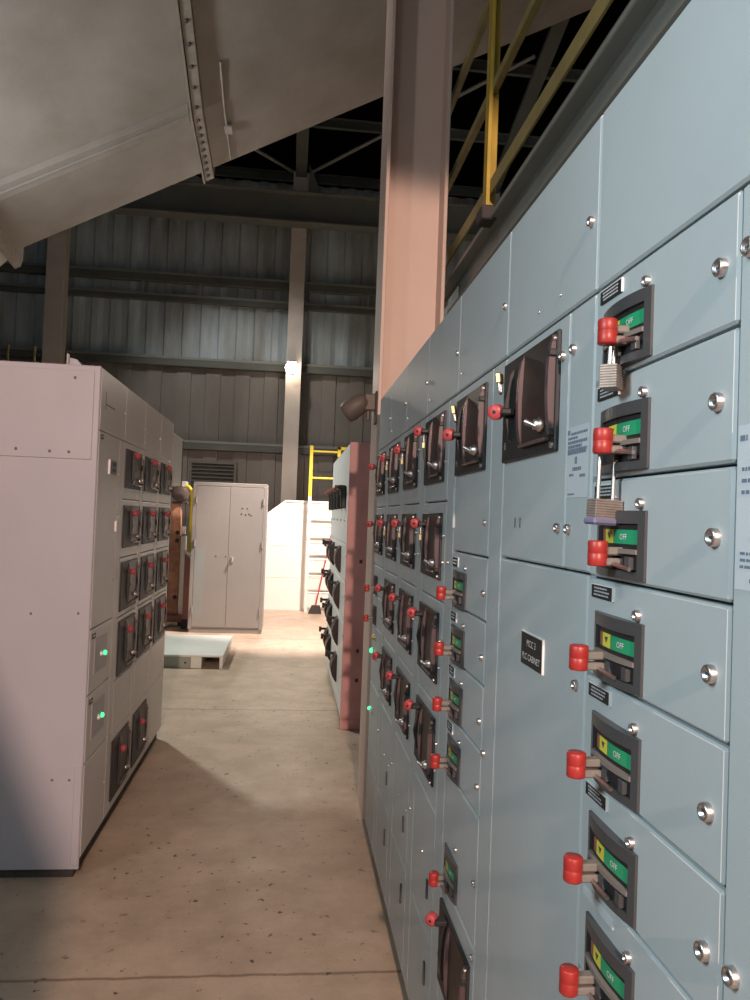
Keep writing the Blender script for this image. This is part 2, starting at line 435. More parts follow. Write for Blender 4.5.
# ---- B: PLC cabinet
B = right_section(1.679, 'cabinet section with a tall plain door bearing the MCC 3 PLC CABINET plate')
d = top_panel(B, SW, scr=False); screw(d, .481, 2.208, .0085, .008); screw(d, .34, 2.13, .003, .002); screw(d, .22, 2.13, .003, .002)
zd = 1.645
d = door(B, 0, UW, zd, TOP, 'paint')
fused_switch(d, .008, .354, 1.851, 2.066, 1.953, .042)
screw(d, .366, 2.015, .0085, .008); screw(d, .366, 1.715, .0085, .008)
mk = MB()
for k, (a, zz) in enumerate(((.10, 1.722), (.135, 1.722))): mk.box((a, -.001, zz - .010), (a + .004, 0, zz + .010), 'charcoal')
mk.build('scratch_mark', d)
d = wire_door(B, UW, SW, zd, TOP)
screw(d, .418, 2.016, .0085, .008); screw(d, .418, 1.714, .0085, .008)
sticker(d, .399, .494, 1.766, 1.884, [(.07, .02, .15, .008), (.10, .2, .95, .004), (.16, .05, .5, .004), (.22, .05, .95, .005), (.28, .05, .7, .005), (.33, .05, .95, .005), (.37, .05, .9, .005), (.48, .4, .5, .012), (.6, .3, .7, .006), (.68, .15, .35, .004), (.7, .65, .9, .005), (.95, .1, .4, .003)])
d = door(B, 0, SW, .085, zd, 'paint', 'tall_door'); screw(d, .474, 1.467, .0085, .008); screw(d, .474, .5, .0085, .008)
pm = MB().box((.181, -.003, 1.449), (.311, 0, 1.512), 'black', .0006)
pm.box((.3085, -.0036, 1.449), (.312, 0, 1.513), 'white'); pm.box((.181, -.0036, 1.5105), (.311, 0, 1.513), 'white')
pm.text('MCC 3', .0185, lambda x, y: (.244 + x, -.0034, 1.493 + y), 'white')
pm.text('PLC CABINET', .0175, lambda x, y: (.2445 + x, -.0034, 1.4665 + y), 'white')
pm.build('engraved_plate', d)

# ---- C: switch over four breakers, switch at the foot
Cc = right_section(2.187, 'cabinet section with large switches above and below a stack of four breakers')
d = top_panel(Cc, SW)
d = door(Cc, 0, UW, 1.637, TOP, 'paint')
fused_switch(d, .020, .348, 1.848, 2.06, 1.955, .044, True, .085)
screw(d, .36, 1.72, .007)
hg = MB().box((.003, -.006, 1.70), (.014, .002, 1.82), 'paint', .003); hg.build('hinge_cover', d)
seams = [1.637, 1.486, 1.336, 1.182, 1.029]
for k in range(4):
    z1, z0 = seams[k], seams[k + 1]
    d = door(Cc, 0, UW, z0, z1, 'paint')
    nameplate(d, .016, .085, z1 - .042, z1 - .016, 2)
    breaker(d, .032, .186, z1 - .148, z1 - .052, .087, .047, z1 - .113)
    screw(d, .17, z1 - .040, .006, .006); screw(d, .372, z1 - .085, .0075, .007)
d = door(Cc, 0, UW, .727, 1.029, 'paint')
breaker(d, .045, .20, .735, .833, .087, .040, .753, grip='red')
screw(d, .17, .865, .006, .006); screw(d, .372, .872, .0075, .007)
d = door(Cc, 0, UW, .38, .727, 'paint')
fused_switch(d, .020, .36, .45, .672, .655, .045, False, .085)
screw(d, .372, .70, .0075, .007)
door(Cc, 0, UW, .085, .38, 'paint')
d = wire_door(Cc, UW, SW, .085, TOP); screw(d, .42, 1.19, .0075, .007); screw(d, .42, .6, .0075, .007)

# ---- D, E, F: four large switches each; G: two switches, breakers and pilot lights
rows = [(TOP, 1.781, 1.842, 2.060), (1.781, 1.475, 1.539, 1.745), (1.475, 1.158, 1.222, 1.440), (1.158, .85, .912, 1.118)]
kz = {'D': (2.021, 1.710, 1.409, 1.100), 'E': (2.000, 1.705, 1.407, 1.095), 'F': (2.005, 1.701, 1.397, 1.085), 'G': (1.996, 1.691)}
names = {'D': 'cabinet section of four large brown switches next to the breaker stack',
         'E': 'middle one of the three four-switch cabinet sections by the column end',
         'F': 'four-switch cabinet section beside the last one with pilot lights',
         'G': 'last cabinet section of the row, against the steel column, with green pilot lights'}
for i, n in enumerate('DEFG'):
    s = right_section(2.695 + i * SW, names[n])
    top_panel(s, SW)
    for k, (z1, z0, a, b) in enumerate(rows[:len(kz[n])]):
        d = door(s, 0, UW, z0, z1, 'paint')
        fused_switch(d, .014, .345, a, b, kz[n][k], .043, True, .075, False)
        screw(d, .37, z0 + .12, .006)
        screw(d, .37, z0 + .2, .004)
    if n == 'G':
        for k, (z1, z0) in enumerate(((1.475, 1.318), (1.318, 1.158))):
            d = door(s, 0, UW, z0, z1, 'paint')
            breaker(d, .032, .18, z1 - .15, z1 - .055, .085, .045, (1.350, 1.191)[k], False, False)
            screw(d, .372, z1 - .085, .006)
        d = door(s, 0, UW, .85, 1.158, 'paint')
        pilot(d, .09, 1.022, 'lampgreen', .013); pilot(d, .15, 1.10, 'lampamber', .012); pilot(d, .24, 1.012, 'pinkred', .014)
        d = door(s, 0, UW, .45, .85, 'paint'); pilot(d, .10, .72, 'lampgreen', .010); pilot(d, .16, .72, 'lampwhite', .010)
        d = door(s, 0, UW, .085, .45, 'paint')
    else:
        d = door(s, 0, UW, .45, .85, 'paint'); hm = MB().box((.30, -.006, .56), (.315, 0, .62), 'charcoal', .002); hm.build('finger_pull', d)
        screw(d, .2, .66, .005); screw(d, .36, .66, .005)
        d = door(s, 0, UW, .085, .45, 'paint'); hm = MB().box((.30, -.006, .30), (.315, 0, .37), 'charcoal', .002); hm.build('finger_pull', d)
    d = wire_door(s, UW, SW, .085, TOP); screw(d, .45, 1.60, .005); screw(d, .45, .7, .005)

# ------------------------------------------------------------------ left row
HL = 2.39
def left_section(y0, w, label, group='sections of the left motor control row'):
    s = thing('switchgear_section', label, 'electrical cabinet', (XL, y0, 0), PI / 2, group)
    body(s, w, HL, 'paint_left', .62)
    return s
LT = 2.092
lrows = [(LT, 1.775, 1.838, 2.056), (1.775, 1.455, 1.508, 1.744), (1.455, 1.128, 1.158, 1.430), (1.128, .79, .805, 1.105)]
lkz = (2.028, 1.70, 1.37, 1.045)
L1 = left_section(3.797, .566, 'left row section at the corner, with tall plain door and lit green lamps')
d = top_panel(L1, .566, LT, HL, 'paint_left', False); screw(d, .539, 2.237, .006)
mk = MB().box((.10, -.001, 2.20), (.106, 0, 2.29), 'charcoal'); mk.box((.10, -.001, 2.225), (.30, 0, 2.23), 'charcoal'); mk.build('pencil_mark', d)
d = door(L1, 0, .452, 1.147, LT, 'paint_left', 'tall_door')
mt = MB().box((.215, -.012, 1.895), (.345, 0, 1.965), 'charcoal', .003); mt.box((.205, -.010, 1.893), (.220, 0, 1.967), 'white', .002)
for zz in (1.915, 1.945): mt.box((.25, -.0135, zz - .008), (.325, -.011, zz + .008), 'black', .001)
mt.build('panel_meter', d)
nameplate(d, .03, .075, 2.052, 2.076, 1)
hd = MB().box((.40, -.012, 1.60), (.425, 0, 1.66), 'white', .004); hd.build('door_pull', d)
screw(d, .43, 1.90, .005); screw(d, .43, 1.70, .007); screw(d, .43, 1.35, .005)
for (z1, z0, gz) in ((1.147, .837, 1.0), (.837, .52, .687)):
    d = door(L1, 0, .452, z0, z1, 'paint_left')
    pn = MB().box((.09, -.004, gz - .08), (.34, 0, gz + .09), 'paint_end', .002); pn.build('lamp_panel', d)
    pilot(d, .20, gz + .004, 'lampwhite', .012); pilot(d, .275, gz - .004, 'lampgreen', .012)
    nameplate(d, .04, .10, z1 - .05, z1 - .022, 1)
d = door(L1, 0, .452, .085, .52, 'paint_left'); screw(d, .42, .30, .005)
d = wire_door(L1, .452, .566, .085, LT, (), 'paint_left')
ll = {0: ('left row section with four large red-knobbed switches beside the tall plain door', 4.363, .570),
      1: ('middle one of the three switch columns in the left row', 4.933, .581),
      2: ('last switch column at the end of the left row, before the locker', 5.514, .575)}
for i in range(3):
    lab, y0, w = ll[i]
    s = left_section(y0, w, lab)
    top_panel(s, w, LT, HL, 'paint_left')
    uw = w - .085
    for k, (z1, z0, a, b) in enumerate(lrows):
        d = door(s, 0, uw, z0, z1, 'paint_left')
        fused_switch(d, .035, .035 + .44, a, b, lkz[k], .034, True, .16, False)
    d = door(s, 0, uw, .50, .79, 'paint_left'); screw(d, .37, .62, .006)
    d = door(s, 0, uw, .085, .50, 'paint_left')
    if i < 2: fused_switch(d, .0, .43, .14, .465, .385, .032, True, .16, False)
    wire_door(s, uw, w, .085, LT, (1.55,), 'paint_left')
# end sheets of the near corner section (faces the camera)
ep = MB()
ep.box((-.62, -.012, .075), (-.018, 0, HL), 'paint_end', .003)           # local: written in world axes below
E1 = MB()
E1.box((XL - .62, 3.783, .04), (XL - .002, 3.797, HL + .002), 'paint_end', .004)
for (x, z) in ((-1.18, 1.221), (-.968, 1.227), (-1.051, .454), (-.974, .454)):
    E1.lathe((x, 3.783, z), (0, -1, 0), [(0, .006), (.003, .006), (.004, 0)], 'greyarm', 8)
end = E1.build('end_sheet'); 
E2 = MB().box((XL - .62, 3.778, 1.948), (-.942, 3.785, 2.366), 'paint_end', .002)
for (x, z) in ((-1.281, 1.985), (-1.13, 1.98), (-1.043, 1.98), (-1.03, 2.33)):
    E2.lathe((x, 3.778, z), (0, -1, 0), [(0, .007), (.003, .007), (.004, 0)], 'greyarm', 8)
cov = E2.build('cover_plate')
E3 = MB().box((-.952, 3.779, .06), (-.918, 3.785, .52), 'paint_end', .002); low = E3.build('corner_strip')
for o in (end, cov, low):
    o.parent = L1; o.matrix_parent_inverse = (Matrix.Translation((XL, 3.797, 0)) @ Matrix.Rotation(PI / 2, 4, 'Z')).inverted()

# pull box on the far end of the left row
pb = MB().box((XL - .5, 6.092, 1.93), (XL + .0, 6.60, 2.31), 'paint_left', .003)
pb.box((XL - .5, 6.092, 2.306), (XL + .004, 6.606, 2.318), 'far_paint', .002)
pb.box((XL - .48, 6.30, 0), (XL - .42, 6.36, 1.93), 'plinth')
pb.box((XL - .002, 6.585, 1.93), (XL + .006, 6.606, 2.31), 'plinth', .002)
one(pb, 'pull_box', 'small grey pull box bolted high on the end of the left row', 'electrical box')
# lifting bracket on top of the left row
lb = MB()
lb.prism([(-1.16, 4.05, HL), (-1.03, 4.05, HL), (-1.10, 4.05, HL + .075), (-1.145, 4.05, HL + .085)], (0, .06, 0), 'paint_end')
lb.cyl((-1.19, 4.07, HL), (-1.19, 4.07, HL + .03), .012, .008, 'white', 10)
lb.box((-1.145, 4.03, HL), (-1.135, 4.05, HL + .10), 'paint_end', .002)
one(lb, 'lifting_bracket', 'small angled sheet bracket lying on top of the left cabinet row', 'bracket')

# ------------------------------------------------------------------ far right row
def far_section(i, label):
    s = thing('distant_motor_control_section', label, 'electrical cabinet', (.470, 6.40 + (i + 1) * .53, 0), -PI / 2, 'sections of the far pale motor control row')
    w = .53
    body(s, w, 2.345, 'far_paint', .45, .06)
    d = door(s, 0, w, 1.50, 2.345, 'far_paint', 'upper_door')
    sw = MB()
    sw.box((.12, -.045, 1.80), (.22, 0, 2.0), 'black', .01); sw.box((.10, -.075, 1.965), (.24, -.02, 2.0), 'black', .006)
    sw.build('rotary_handle', d)
    kb = MB().cyl((.17, -.10, 1.985), (.17, -.07, 1.985), .016, .016, 'redpaint', 10); kb.build('knob_cap', d)
    screw(d, .18, 1.70, .012, .012)
    for k, z in enumerate((1.50, 1.17, .84, .51)):
        d = door(s, 0, w, z - .33, z, 'far_paint')
        if i in (1, 3, 4):
            mb = MB()
            n = 8; zc = z - .16
            pts = [(.12, -(.01 + .045 * (1 - ((2 * q / n) - 1) ** 2)), zc - .12 + .24 * q / n) for q in range(n + 1)] + [(.12, 0, zc + .12), (.12, 0, zc - .12)]
            mb.prism(pts, (.24, 0, 0), 'hood'); mb.build('switch_cover', d)
            lv = MB().box((.10, -.085, z - .075), (.125, -.01, z - .05), 'black', .004)
            lv.cyl((.11, -.085, z - .095), (.11, -.085, z - .04), .014, .014, 'plinth', 10); lv.build('side_lever', d)
        else:
            screw(d, .45, z - .1, .008)
    door(s, 0, w, .07, .18, 'far_paint', 'kick_panel')
    return s
far_lab = ['pale far row section next to its rose end panel', 'pale far row section holding the nearer dark switch column',
           'plain middle section of the pale far row, few switches below', 'pale far row section just before the last one', 'last section of the pale far row, next to the broom']
R2 = [far_section(i, far_lab[i]) for i in range(5)]
rp = MB().box((.465, 6.382, .0), (.925, 6.40, 2.345), 'rose', .003)
rp.box((.465, 6.375, .0), (.925, 6.384, .075), 'rose', .002)
for z in (1.35, .62, .38): rp.box((.575, 6.376, z), (.60, 6.383, z + .03), 'plinth', .003)
ro = rp.build('end_panel', R2[0]); ro['label'] = 'pink-lit end panel'
ro.matrix_parent_inverse = (Matrix.Translation((.470, 6.93, 0)) @ Matrix.Rotation(-PI / 2, 4, 'Z')).inverted()

# ------------------------------------------------------------------ building columns and the lamp on the column
def h_column(name, x0, x1, y0, y1, z1, tf, tw, m, label, cat='column'):
    mb = MB()
    mb.box((x0, y0, 0), (x0 + tf, y1, z1), m, .003); mb.box((x1 - tf, y0, 0), (x1, y1, z1), m, .003)
    ym = (y0 + y1) / 2
    mb.box((x0 + tf, ym - tw / 2, 0), (x1 - tf, ym + tw / 2, z1), m)
    o = mb.build(name); tag(o, label, cat); o['kind'] = 'thing'
    return o
col = h_column('steel_column', .474, .842, 4.46, 4.80, 5.9, .022, .014, 'colpaint', 'large pink-lit steel column rising behind the end of the right row')
fl = thing('floodlight', 'dusty brown floodlight bracketed to the flange of the pink steel column', 'lamp', (.474, 4.50, 2.36))
mb = MB().box((-.012, -.03, -.09), (0, .05, .10), 'plinth', .003); mb.build('mounting_plate', fl)
mb = MB().box((-.075, -.025, -.015), (-.008, .03, .085), 'brownlamp', .008); mb.cyl((-.05, 0, -.07), (-.05, 0, .0), .012, .012, 'brownlamp', 10); mb.build('swivel_arm', fl)
ax = Vector((-.78, .25, -.58)).normalized()
mb = MB(); c = Vector((-.06, 0, .055))
mb.lathe(c, ax, [(0, 0), (0, .030), (.02, .048), (.06, .060), (.12, .064), (.150, .058), (.155, .052), (.142, .049)], 'brownlamp', 22); mb.build('lamp_housing', fl)
mb = MB().lathe(c, ax, [(.142, .051), (.147, .03), (.148, 0)], 'charcoal', 22); mb.build('lens', fl)

# ------------------------------------------------------------------ padlocks
def padlock(name, label, loc, rz, w, t, h, sh, rs, bodym, bump=False, tilt=0, group=None, ry=0):
    p = thing(name, label, 'padlock', loc, rz, group); p.rotation_euler = (tilt, ry, rz)
    mb = MB()
    n = 9
    if bodym == 'steel':
        for k in range(n): mb.box((-w / 2, -t / 2, -h + h * k / n), (w / 2, t / 2, -h + h * (k + .94) / n), bodym, .0008)
        mb.box((-w / 2 + .0008, -t / 2 + .0008, -h + .001), (w / 2 - .0008, t / 2 - .0008, -.001), bodym)
    else: mb.box((-w / 2, -t / 2, -h), (w / 2, t / 2, 0), bodym, .002)
    mb.build('lock_body', p)
    if bump:
        b = MB().box((-w / 2 - .003, -t / 2 - .003, -h - .004), (w / 2 + .003, t / 2 + .003, -h + .006), 'bumper', .003); b.build('bumper', p)
    a = w * .27
    path = [(-a, 0, -.002), (-a, 0, sh - a)] + [(-a * math.cos(PI * k / 8), 0, sh - a + a * math.sin(PI * k / 8)) for k in range(1, 8)] + [(a, 0, sh - a), (a, 0, -.002)]
    s = MB().tube(path, rs, 'chrome', 8); s.build('shackle', p)
    return p
padlock('padlock', 'squat laminated steel padlock hanging from the topmost breaker grip', (.438, 1.045, 1.945), .9, .036, .024, .033, .034, .0035, 'steel')
padlock('padlock', 'long-shackled padlock with blue-grey base hanging from the second breaker grip', (.437, 1.052, 1.758), .25, .046, .022, .032, .086, .003, 'steel', True, ry=.03)
def at_lever(y_left, s, n, z): return (XR - n, y_left - s, z)
padlock('brass_padlock', 'brass padlock standing on the knob of the large switch above the PLC cabinet door', (XR - .038, 1.679 - .085, 2.012), 1.0, .022, .012, .022, .022, .0025, 'brass', tilt=PI - .1)
padlock('brass_padlock', 'brass padlock standing on the knob of the large switch above the breaker stack', (XR - .030, 2.187 - .10, 2.012), 1.1, .02, .012, .024, .022, .0025, 'brass', tilt=PI - .15)
row_name = ('topmost', 'second', 'third', 'lowest')
sec_name = {'D': 'four-switch section next to the breaker stack', 'E': 'middle four-switch section', 'F': 'four-switch section nearest the last one'}
for i, n in enumerate('DEF'):
    for k in (0, 1):
        z = kz[n][k]
        padlock('brass_padlock', 'tiny brass padlock under the %s knob of the %s' % (row_name[k], sec_name[n]),
                (XR - .024, 2.695 + i * SW - .09, z - .036), 1.2, .018, .012, .022, .024, .0022, 'brass', group='tiny brass padlocks on the switch levers')

# ------------------------------------------------------------------ things at the far end of the aisle
lk = thing('metal_locker', 'tall beige two-door metal locker standing alone at the end of the aisle', 'locker', (-.875, 11.40, 0))
W2 = .528
mb = MB().box((-W2, .02, .06), (W2, .50, 2.13), 'cab', .004); mb.box((-W2, .004, 2.105), (W2, .5, 2.16), 'cab', .006)
mb.box((-W2, .0, .05), (-W2 + .05, .03, 2.12), 'cab', .004); mb.box((W2 - .05, .0, .05), (W2, .03, 2.12), 'cab', .004)
mb.box((-W2 + .01, .01, 0), (W2 - .01, .48, .06), 'cab', .004); mb.build('carcass', lk)
ld = MB().box((-W2 + .052, .0, .085), (-.003, .02, 2.10), 'cab', .003).build('locker_door', lk)
rd = MB().box((.003, .0, .085), (W2 - .052, .02, 2.10), 'cab', .003).build('locker_door', lk)
hb = MB()
for k, (x, z) in enumerate(((.18, 1.80), (.25, 1.80), (.17, 1.72), (.23, 1.71), (.28, 1.72), (.31, 1.70))): hb.lathe((x, 0, z), (0, -1, 0), [(0, .012), (.003, .010), (.003, 0)], 'charcoal', 10)
hb.build('bolt_cluster', rd)
hh = MB().box((.04, -.012, 1.02), (.085, 0, 1.10), 'chrome', .004); hh.cyl((.06, -.03, 1.09), (.05, -.03, 1.0), .008, .008, 'chrome', 8); hh.cyl((.06, -.03, 1.07), (.06, 0, 1.07), .008, .008, 'chrome', 8); hh.build('door_handle', rd)
for x in (-.17, -.03):
    q = MB().lathe((x, 0, 1.1), (0, -1, 0), [(0, .010), (.004, .008), (.004, 0)], 'charcoal', 10); q.build('screw_hole', ld)
for par, x in ((ld, -W2 + .05), (rd, W2 - .05)):
    for z in (.32, 1.28, 1.90):
        q = MB().cyl((x, -.006, z - .045), (x, -.006, z + .045), .012, .012, 'cab', 8); q.build('hinge', par)
pt = MB().box((-.468, -.001, .20), (-.33, 0, 1.22), 'patch', 0); pt.build('touch_up_patch', ld)['label'] = 'pale green repainted patch'

pf = thing('low_platform', 'low white-topped platform on the floor beside the left row', 'platform', (-1.15, 8.80, 0))
mb = MB().box((-.55, -.01, .125), (.47, 1.42, .15), 'board', .004); mb.build('deck', pf)
mb = MB().box((-.55, 0, .0), (.12, .03, .125), 'boardside', .003)
for x in (-.28, .06): mb.lathe((x, 0, .06), (0, -1, 0), [(0, .012), (.003, .010), (.003, 0)], 'black', 8)
mb.build('front_board', pf)
mb = MB().box((.12, -.004, 0), (.235, 1.40, .125), 'board', .003); mb.build('leg', pf)
mb = MB().box((.43, -.004, 0), (.465, 1.40, .125), 'board', .003); mb.build('leg', pf)
mb = MB().box((-.54, .9, 0), (-.45, 1.40, .125), 'boardside', .003); mb.build('leg', pf)

tk = thing('white_tank', 'white panelled tank with a sloped corner against the far wall', 'tank', (0, 14.35, 0))
mb = MB().prism([(-1.3, 0, 0), (2.6, 0, 0), (2.6, 0, 2.0), (-.11, 0, 2.0), (-.60, 0, 1.62), (-1.3, 0, 1.62)], (0, 1.5, 0), 'tank'); mb.build('shell', tk)
mb = MB()
for z in (1.18, .60): mb.box((-1.3, -.006, z - .006), (2.6, 0, z + .006), 'tank')
for x in (-.12, .62): mb.box((x - .008, -.006, 0), (x + .008, 0, 1.99 if x > 0 else 1.98), 'tank')
mb.box((-.11, -.02, 1.965), (2.6, .02, 2.005), 'tank', .004); mb.build('panel_ribs', tk)

ld_ = thing('fixed_ladder', 'yellow-topped steel ladder standing against the white tank', 'ladder', (.58, 14.10, 0))
for x in (-.25, .25):
    mb = MB().box((x - .03, -.02, 0), (x + .03, .02, 2.08), 'tank', .004); mb.box((x - .03, -.02, 2.08), (x + .03, .02, 3.0), 'bright_yellow', .004); mb.build('rail', ld_)
for z in (.35, .65, .95, 1.25, 1.55, 1.85, 2.42, 2.90):
    mb = MB().cyl((-.22, 0, z), (.22, 0, z), .018, .018, 'bright_yellow' if z > 2 else 'tank', 10); mb.build('rung', ld_)
mb = MB().box((.22, -.02, 2.94), (.50, .02, 3.0), 'bright_yellow', .004); mb.box((.22, -.02, 2.78), (.42, .02, 2.82), 'bright_yellow', .004); mb.build('top_bracket', ld_)
for x in (-.25, .25): MB().box((x - .015, 0, 1.9), (x + .015, .17, 1.94), 'tank').build('wall_stay', ld_)

br = thing('broom', 'dark-headed broom with red stick leaning at the end of the far row', 'broom', (.50, 13.9, 0))
mb = MB().prism([(-.13, -.03, 0), (.11, -.03, 0), (.08, -.03, .15), (-.07, -.03, .15)], (0, .07, 0), 'bristle'); mb.build('head', br)
mb = MB().cyl((0, 0, .13), (.26, .40, 1.45), .012, .012, 'broomred', 8); mb.build('stick', br)

# machinery to the left of the locker
sk = thing('machine_skid', 'dull red steel skid frame on the floor left of the locker', 'machine base', (-1.85, 12.1, 0))
MB().box((-.5, -.1, .06), (.36, .0, .16), 'redpaint', .006).build('front_rail', sk)
MB().box((-.5, .5, .06), (.36, .6, .16), 'redpaint', .006).build('rear_rail', sk)
for x in (-.45, .22): MB().box((x, -.08, .0), (x + .1, .6, .07), 'plinth', .004).build('foot', sk)
rc = MB().box((-1.82, 12.14, .16), (-1.665, 12.30, 1.84), 'rust', .008)
for z in (.42, 1.28, 1.40): rc.lathe((-1.70, 12.14, z), (0, -1, 0), [(0, .035), (.006, .03), (.006, 0)], 'plinth', 8)
one(rc, 'rusty_upright', 'rusty orange upright standing on the red skid left of the locker', 'steel post')
mt = thing('electric_motor', 'dark round motor on top of the rusty orange upright', 'motor', (-1.69, 12.2, 1.845))
mb = MB().box((-.10, -.09, 0), (.12, .12, .03), 'plinth', .004); mb.build('foot_plate', mt)
mb = MB().lathe((0, -.16, .15), (0, 1, 0), [(0, 0), (0, .09), (.02, .12), (.30, .12), (.33, .08), (.33, 0)], 'brownlamp', 18); mb.build('casing', mt)
mb = MB().box((-.09, -.08, .25), (.10, .1, .34), 'far_paint', .01); mb.build('terminal_box', mt)
gb = MB().box((-1.645, 12.15, .16), (-1.575, 12.29, 1.35), 'far_paint', .006)
gb.box((-1.64, 12.14, 1.38), (-1.585, 12.20, 1.50), 'far_paint', .004)
one(gb, 'conduit_trunking', 'pale grey vertical trunking beside the rusty orange upright', 'trunking')
gr = thing('guard_hoop', 'bright yellow bent guard rail just left of the locker', 'guard rail', (-1.48, 11.95, 0))
MB().tube([(0, 0, 0), (0, 0, 1.95), (-.02, 0, 2.05), (-.06, 0, 2.10), (-.11, 0, 2.11)], .03, 'bright_yellow', 10).build('hoop', gr)
MB().box((-.06, -.06, 0), (.06, .06, .015), 'bright_yellow', .003).build('foot_plate', gr)
MB().box((.03, -.01, 1.45), (.07, .02, 1.58), 'bright_yellow', .004).build('clip', gr)
pn = MB().prism([(-1.53, 11.75, .14), (-1.43, 11.75, .14), (-1.43, 11.75, 1.02), (-1.53, 11.75, 1.12)], (0, .12, 0), 'redpaint')
pn.box((-1.54, 11.74, 0), (-1.42, 11.88, .14), 'plinth', .004)
pn.prism([(-1.54, 11.74, 1.12), (-1.42, 11.74, 1.01), (-1.42, 11.74, 1.05), (-1.54, 11.74, 1.16)], (0, .14, 0), 'whiteduct')
one(pn, 'control_pedestal', 'dull red control pedestal with a slanted pale top left of the locker', 'pedestal')

# far yellow guard rail on a platform, above the left row
gp = thing('platform_guardrail', 'small yellow post-and-rail guard beyond the top of the left row', 'guard rail', (-4.2, 12.6, 0))
MB().box((-1.2, 0, 3.55), (.6, 1.2, 3.65), 'darksteel', .01).build('platform_deck', gp)
for x in (-1.1, .5):
    for y in (.1, 1.1): MB().box((x - .05, y - .05, 0), (x + .05, y + .05, 3.55), 'darksteel').build('support_leg', gp)
for x in (-.68, -.28, .12):
    MB().cyl((x, .05, 3.65), (x, .05, 4.22), .02, .02, 'olive', 8).build('post', gp)
MB().cyl((-.9, .05, 4.1), (.2, .05, 4.1), .012, .012, 'darksteel', 8).build('chain_rail', gp)

# ------------------------------------------------------------------ overhead duct
ax = Vector((.885, 0, .466))           # rises to the right
def dq(p, y, up=0): return Vector((p * .885, y, 6.215 + p * .466 + up))
dk = thing('overhead_duct', 'huge beige sheet-steel duct slanting up across the top of the aisle', 'duct', (0, 0, 0))
prof = [(9.0, 0), (9.06, .10), (9.06, 2.3), (4.95, 2.3), (4.95, 1.25), (7.95, .13)]
def duct_seg(a, b, grow=0.):
    q = []
    for (y, u) in prof:
        q.append(dq(a, y + (grow if y > 8 else -grow), u * 1.0 + (-grow if u < 2 else grow) + 0))
    return q
mb = MB().prism(duct_seg(-3.55, 4.6), ax * 8.0, 'duct'); mb.build('plate_shell', dk)
def ring(p, t, grow, m='duct_seam'):
    r = MB(); r.prism(duct_seg(p, p + t, grow), ax * t, m)
    return r
mb = ring(-1.30, .02, .10); mb.prism(duct_seg(-1.27, 0, .085), ax * .10, 'duct_seam')
base = [Vector(p) for p in duct_seg(-1.29, 0, .05)]
def along(a, b, n):
    return [a + (b - a) * (i + .5) / n for i in range(n)]
for (a, b, n) in ((base[0], base[5], 9), (base[5], base[4], 14)):
    nd = Vector((0, 0, -1))
    for p in along(a, b, n):
        mb.lathe(p + ax * .06 + Vector((0, -.012, -.03)), (0, -.25, -1), [(0, .024), (.02, .022), (.02, 0)], 'charcoal', 6)
mb.build('bolted_flange', dk)
for x in (-2.2, .6, 3.0): MB().cyl((x, 8.0, 6.2 + x * .527 + 2.25), (x, 8.0, 8.95 + 9.6 * .265 - .1), .03, .03, 'darksteel', 8).build('hanger_rod', dk)
mb = MB(); a, b = dq(-3.5, 7.95, .12), dq(-1.33, 7.95, .12)
mb.prism([a + Vector((0, -.14, .06)), a + Vector((0, .10, .0)), a + Vector((0, .07, -.035)), a + Vector((0, -.10, .015))], b - a, 'duct'); mb.tube([a + Vector((0, -.02, -.012)), b + Vector((0, -.02, -.012))], .018, 'duct', 6); mb.build('stiffener_rib', dk)
mb = ring(-3.62, .07, .14); mb.build('end_flange', dk)
mb = MB().prism([dq(-3.62, 9.0, -.05), dq(-3.62, 7.6, .1), dq(-3.62, 7.6, 1.2), dq(-3.62, 9.0, 1.2)], Vector((-1.5, 0, -1.6)), 'whiteduct'); mb.build('feed_spout', dk)
mb = MB().tube([dq(-.95, 7.5, .27), dq(-.95, 7.98, .105), dq(-.95, 8.95, -.01)], .014, 'duct_seam', 6); mb.box(tuple(dq(-.98, 8.3, .05)), tuple(dq(-.88, 8.46, .03)), 'duct', .004); mb.build('inspection_strip', dk)

# ------------------------------------------------------------------ mezzanine edge and its guard rail
XM = .90
mz = MB()
mz.box((XM, -.6, 3.19), (XM + .14, 5.2, 3.215), 'galv', .004); mz.box((XM, -.6, 2.95), (XM + .14, 5.2, 2.975), 'darksteel', .004)
mz.box((XM + .062, -.6, 2.97), (XM + .076, 5.2, 3.195), 'galv')
o = mz.build('trim_1'); o['kind'] = 'structure'
ms = MB().box((XM + .02, -.6, 3.216), (4.2, 5.2, 3.25), 'darksteel')
o = ms.build('ceiling_mezzanine_deck'); o['kind'] = 'structure'
cp = MB()
cp.tube([(XM - .022, -.5, 2.919), (XM - .022, 4.4, 2.919)], .030, 'darksteel', 10)
cp.tube([(XM + .03, -.5, 2.927), (XM + .03, 5.1, 2.927)], .022, 'plinth', 8)
one(cp, 'conduit_run', 'dark pair of conduits running under the mezzanine edge above the right row', 'conduit')
hr = thing('mezzanine_guardrail', 'olive and yellow steel guardrail along the mezzanine edge above the right row', 'guardrail', (XM, 0, 3.216))
MB().box((.0, -.5, .10), (.012, 5.2, .175), 'olive', .002).build('toe_plate', hr)
MB().box((-.004, -.5, .615), (.03, 5.2, .66), 'olive', .003).build('mid_rail', hr)
MB().box((-.004, -.5, 1.13), (.03, 5.2, 1.18), 'olive', .003).build('top_rail', hr)
for y in (-.1, 3.70, 5.15):
    mb = MB().box((-.022, y - .03, .0), (-.008, y + .03, 1.25), 'yellow_paint', .002); mb.box((-.022, y + .022, .0), (.04, y + .035, 1.25), 'yellow_paint', .002)
    mb.box((-.022, y - .035, .0), (-.002, y - .018, 1.25), 'yellow_paint', .002)
    mb.build('post', hr)
    MB().box((-.045, y - .06, -.035), (.03, y + .06, .035), 'plinth', .006).build('post_foot', hr)

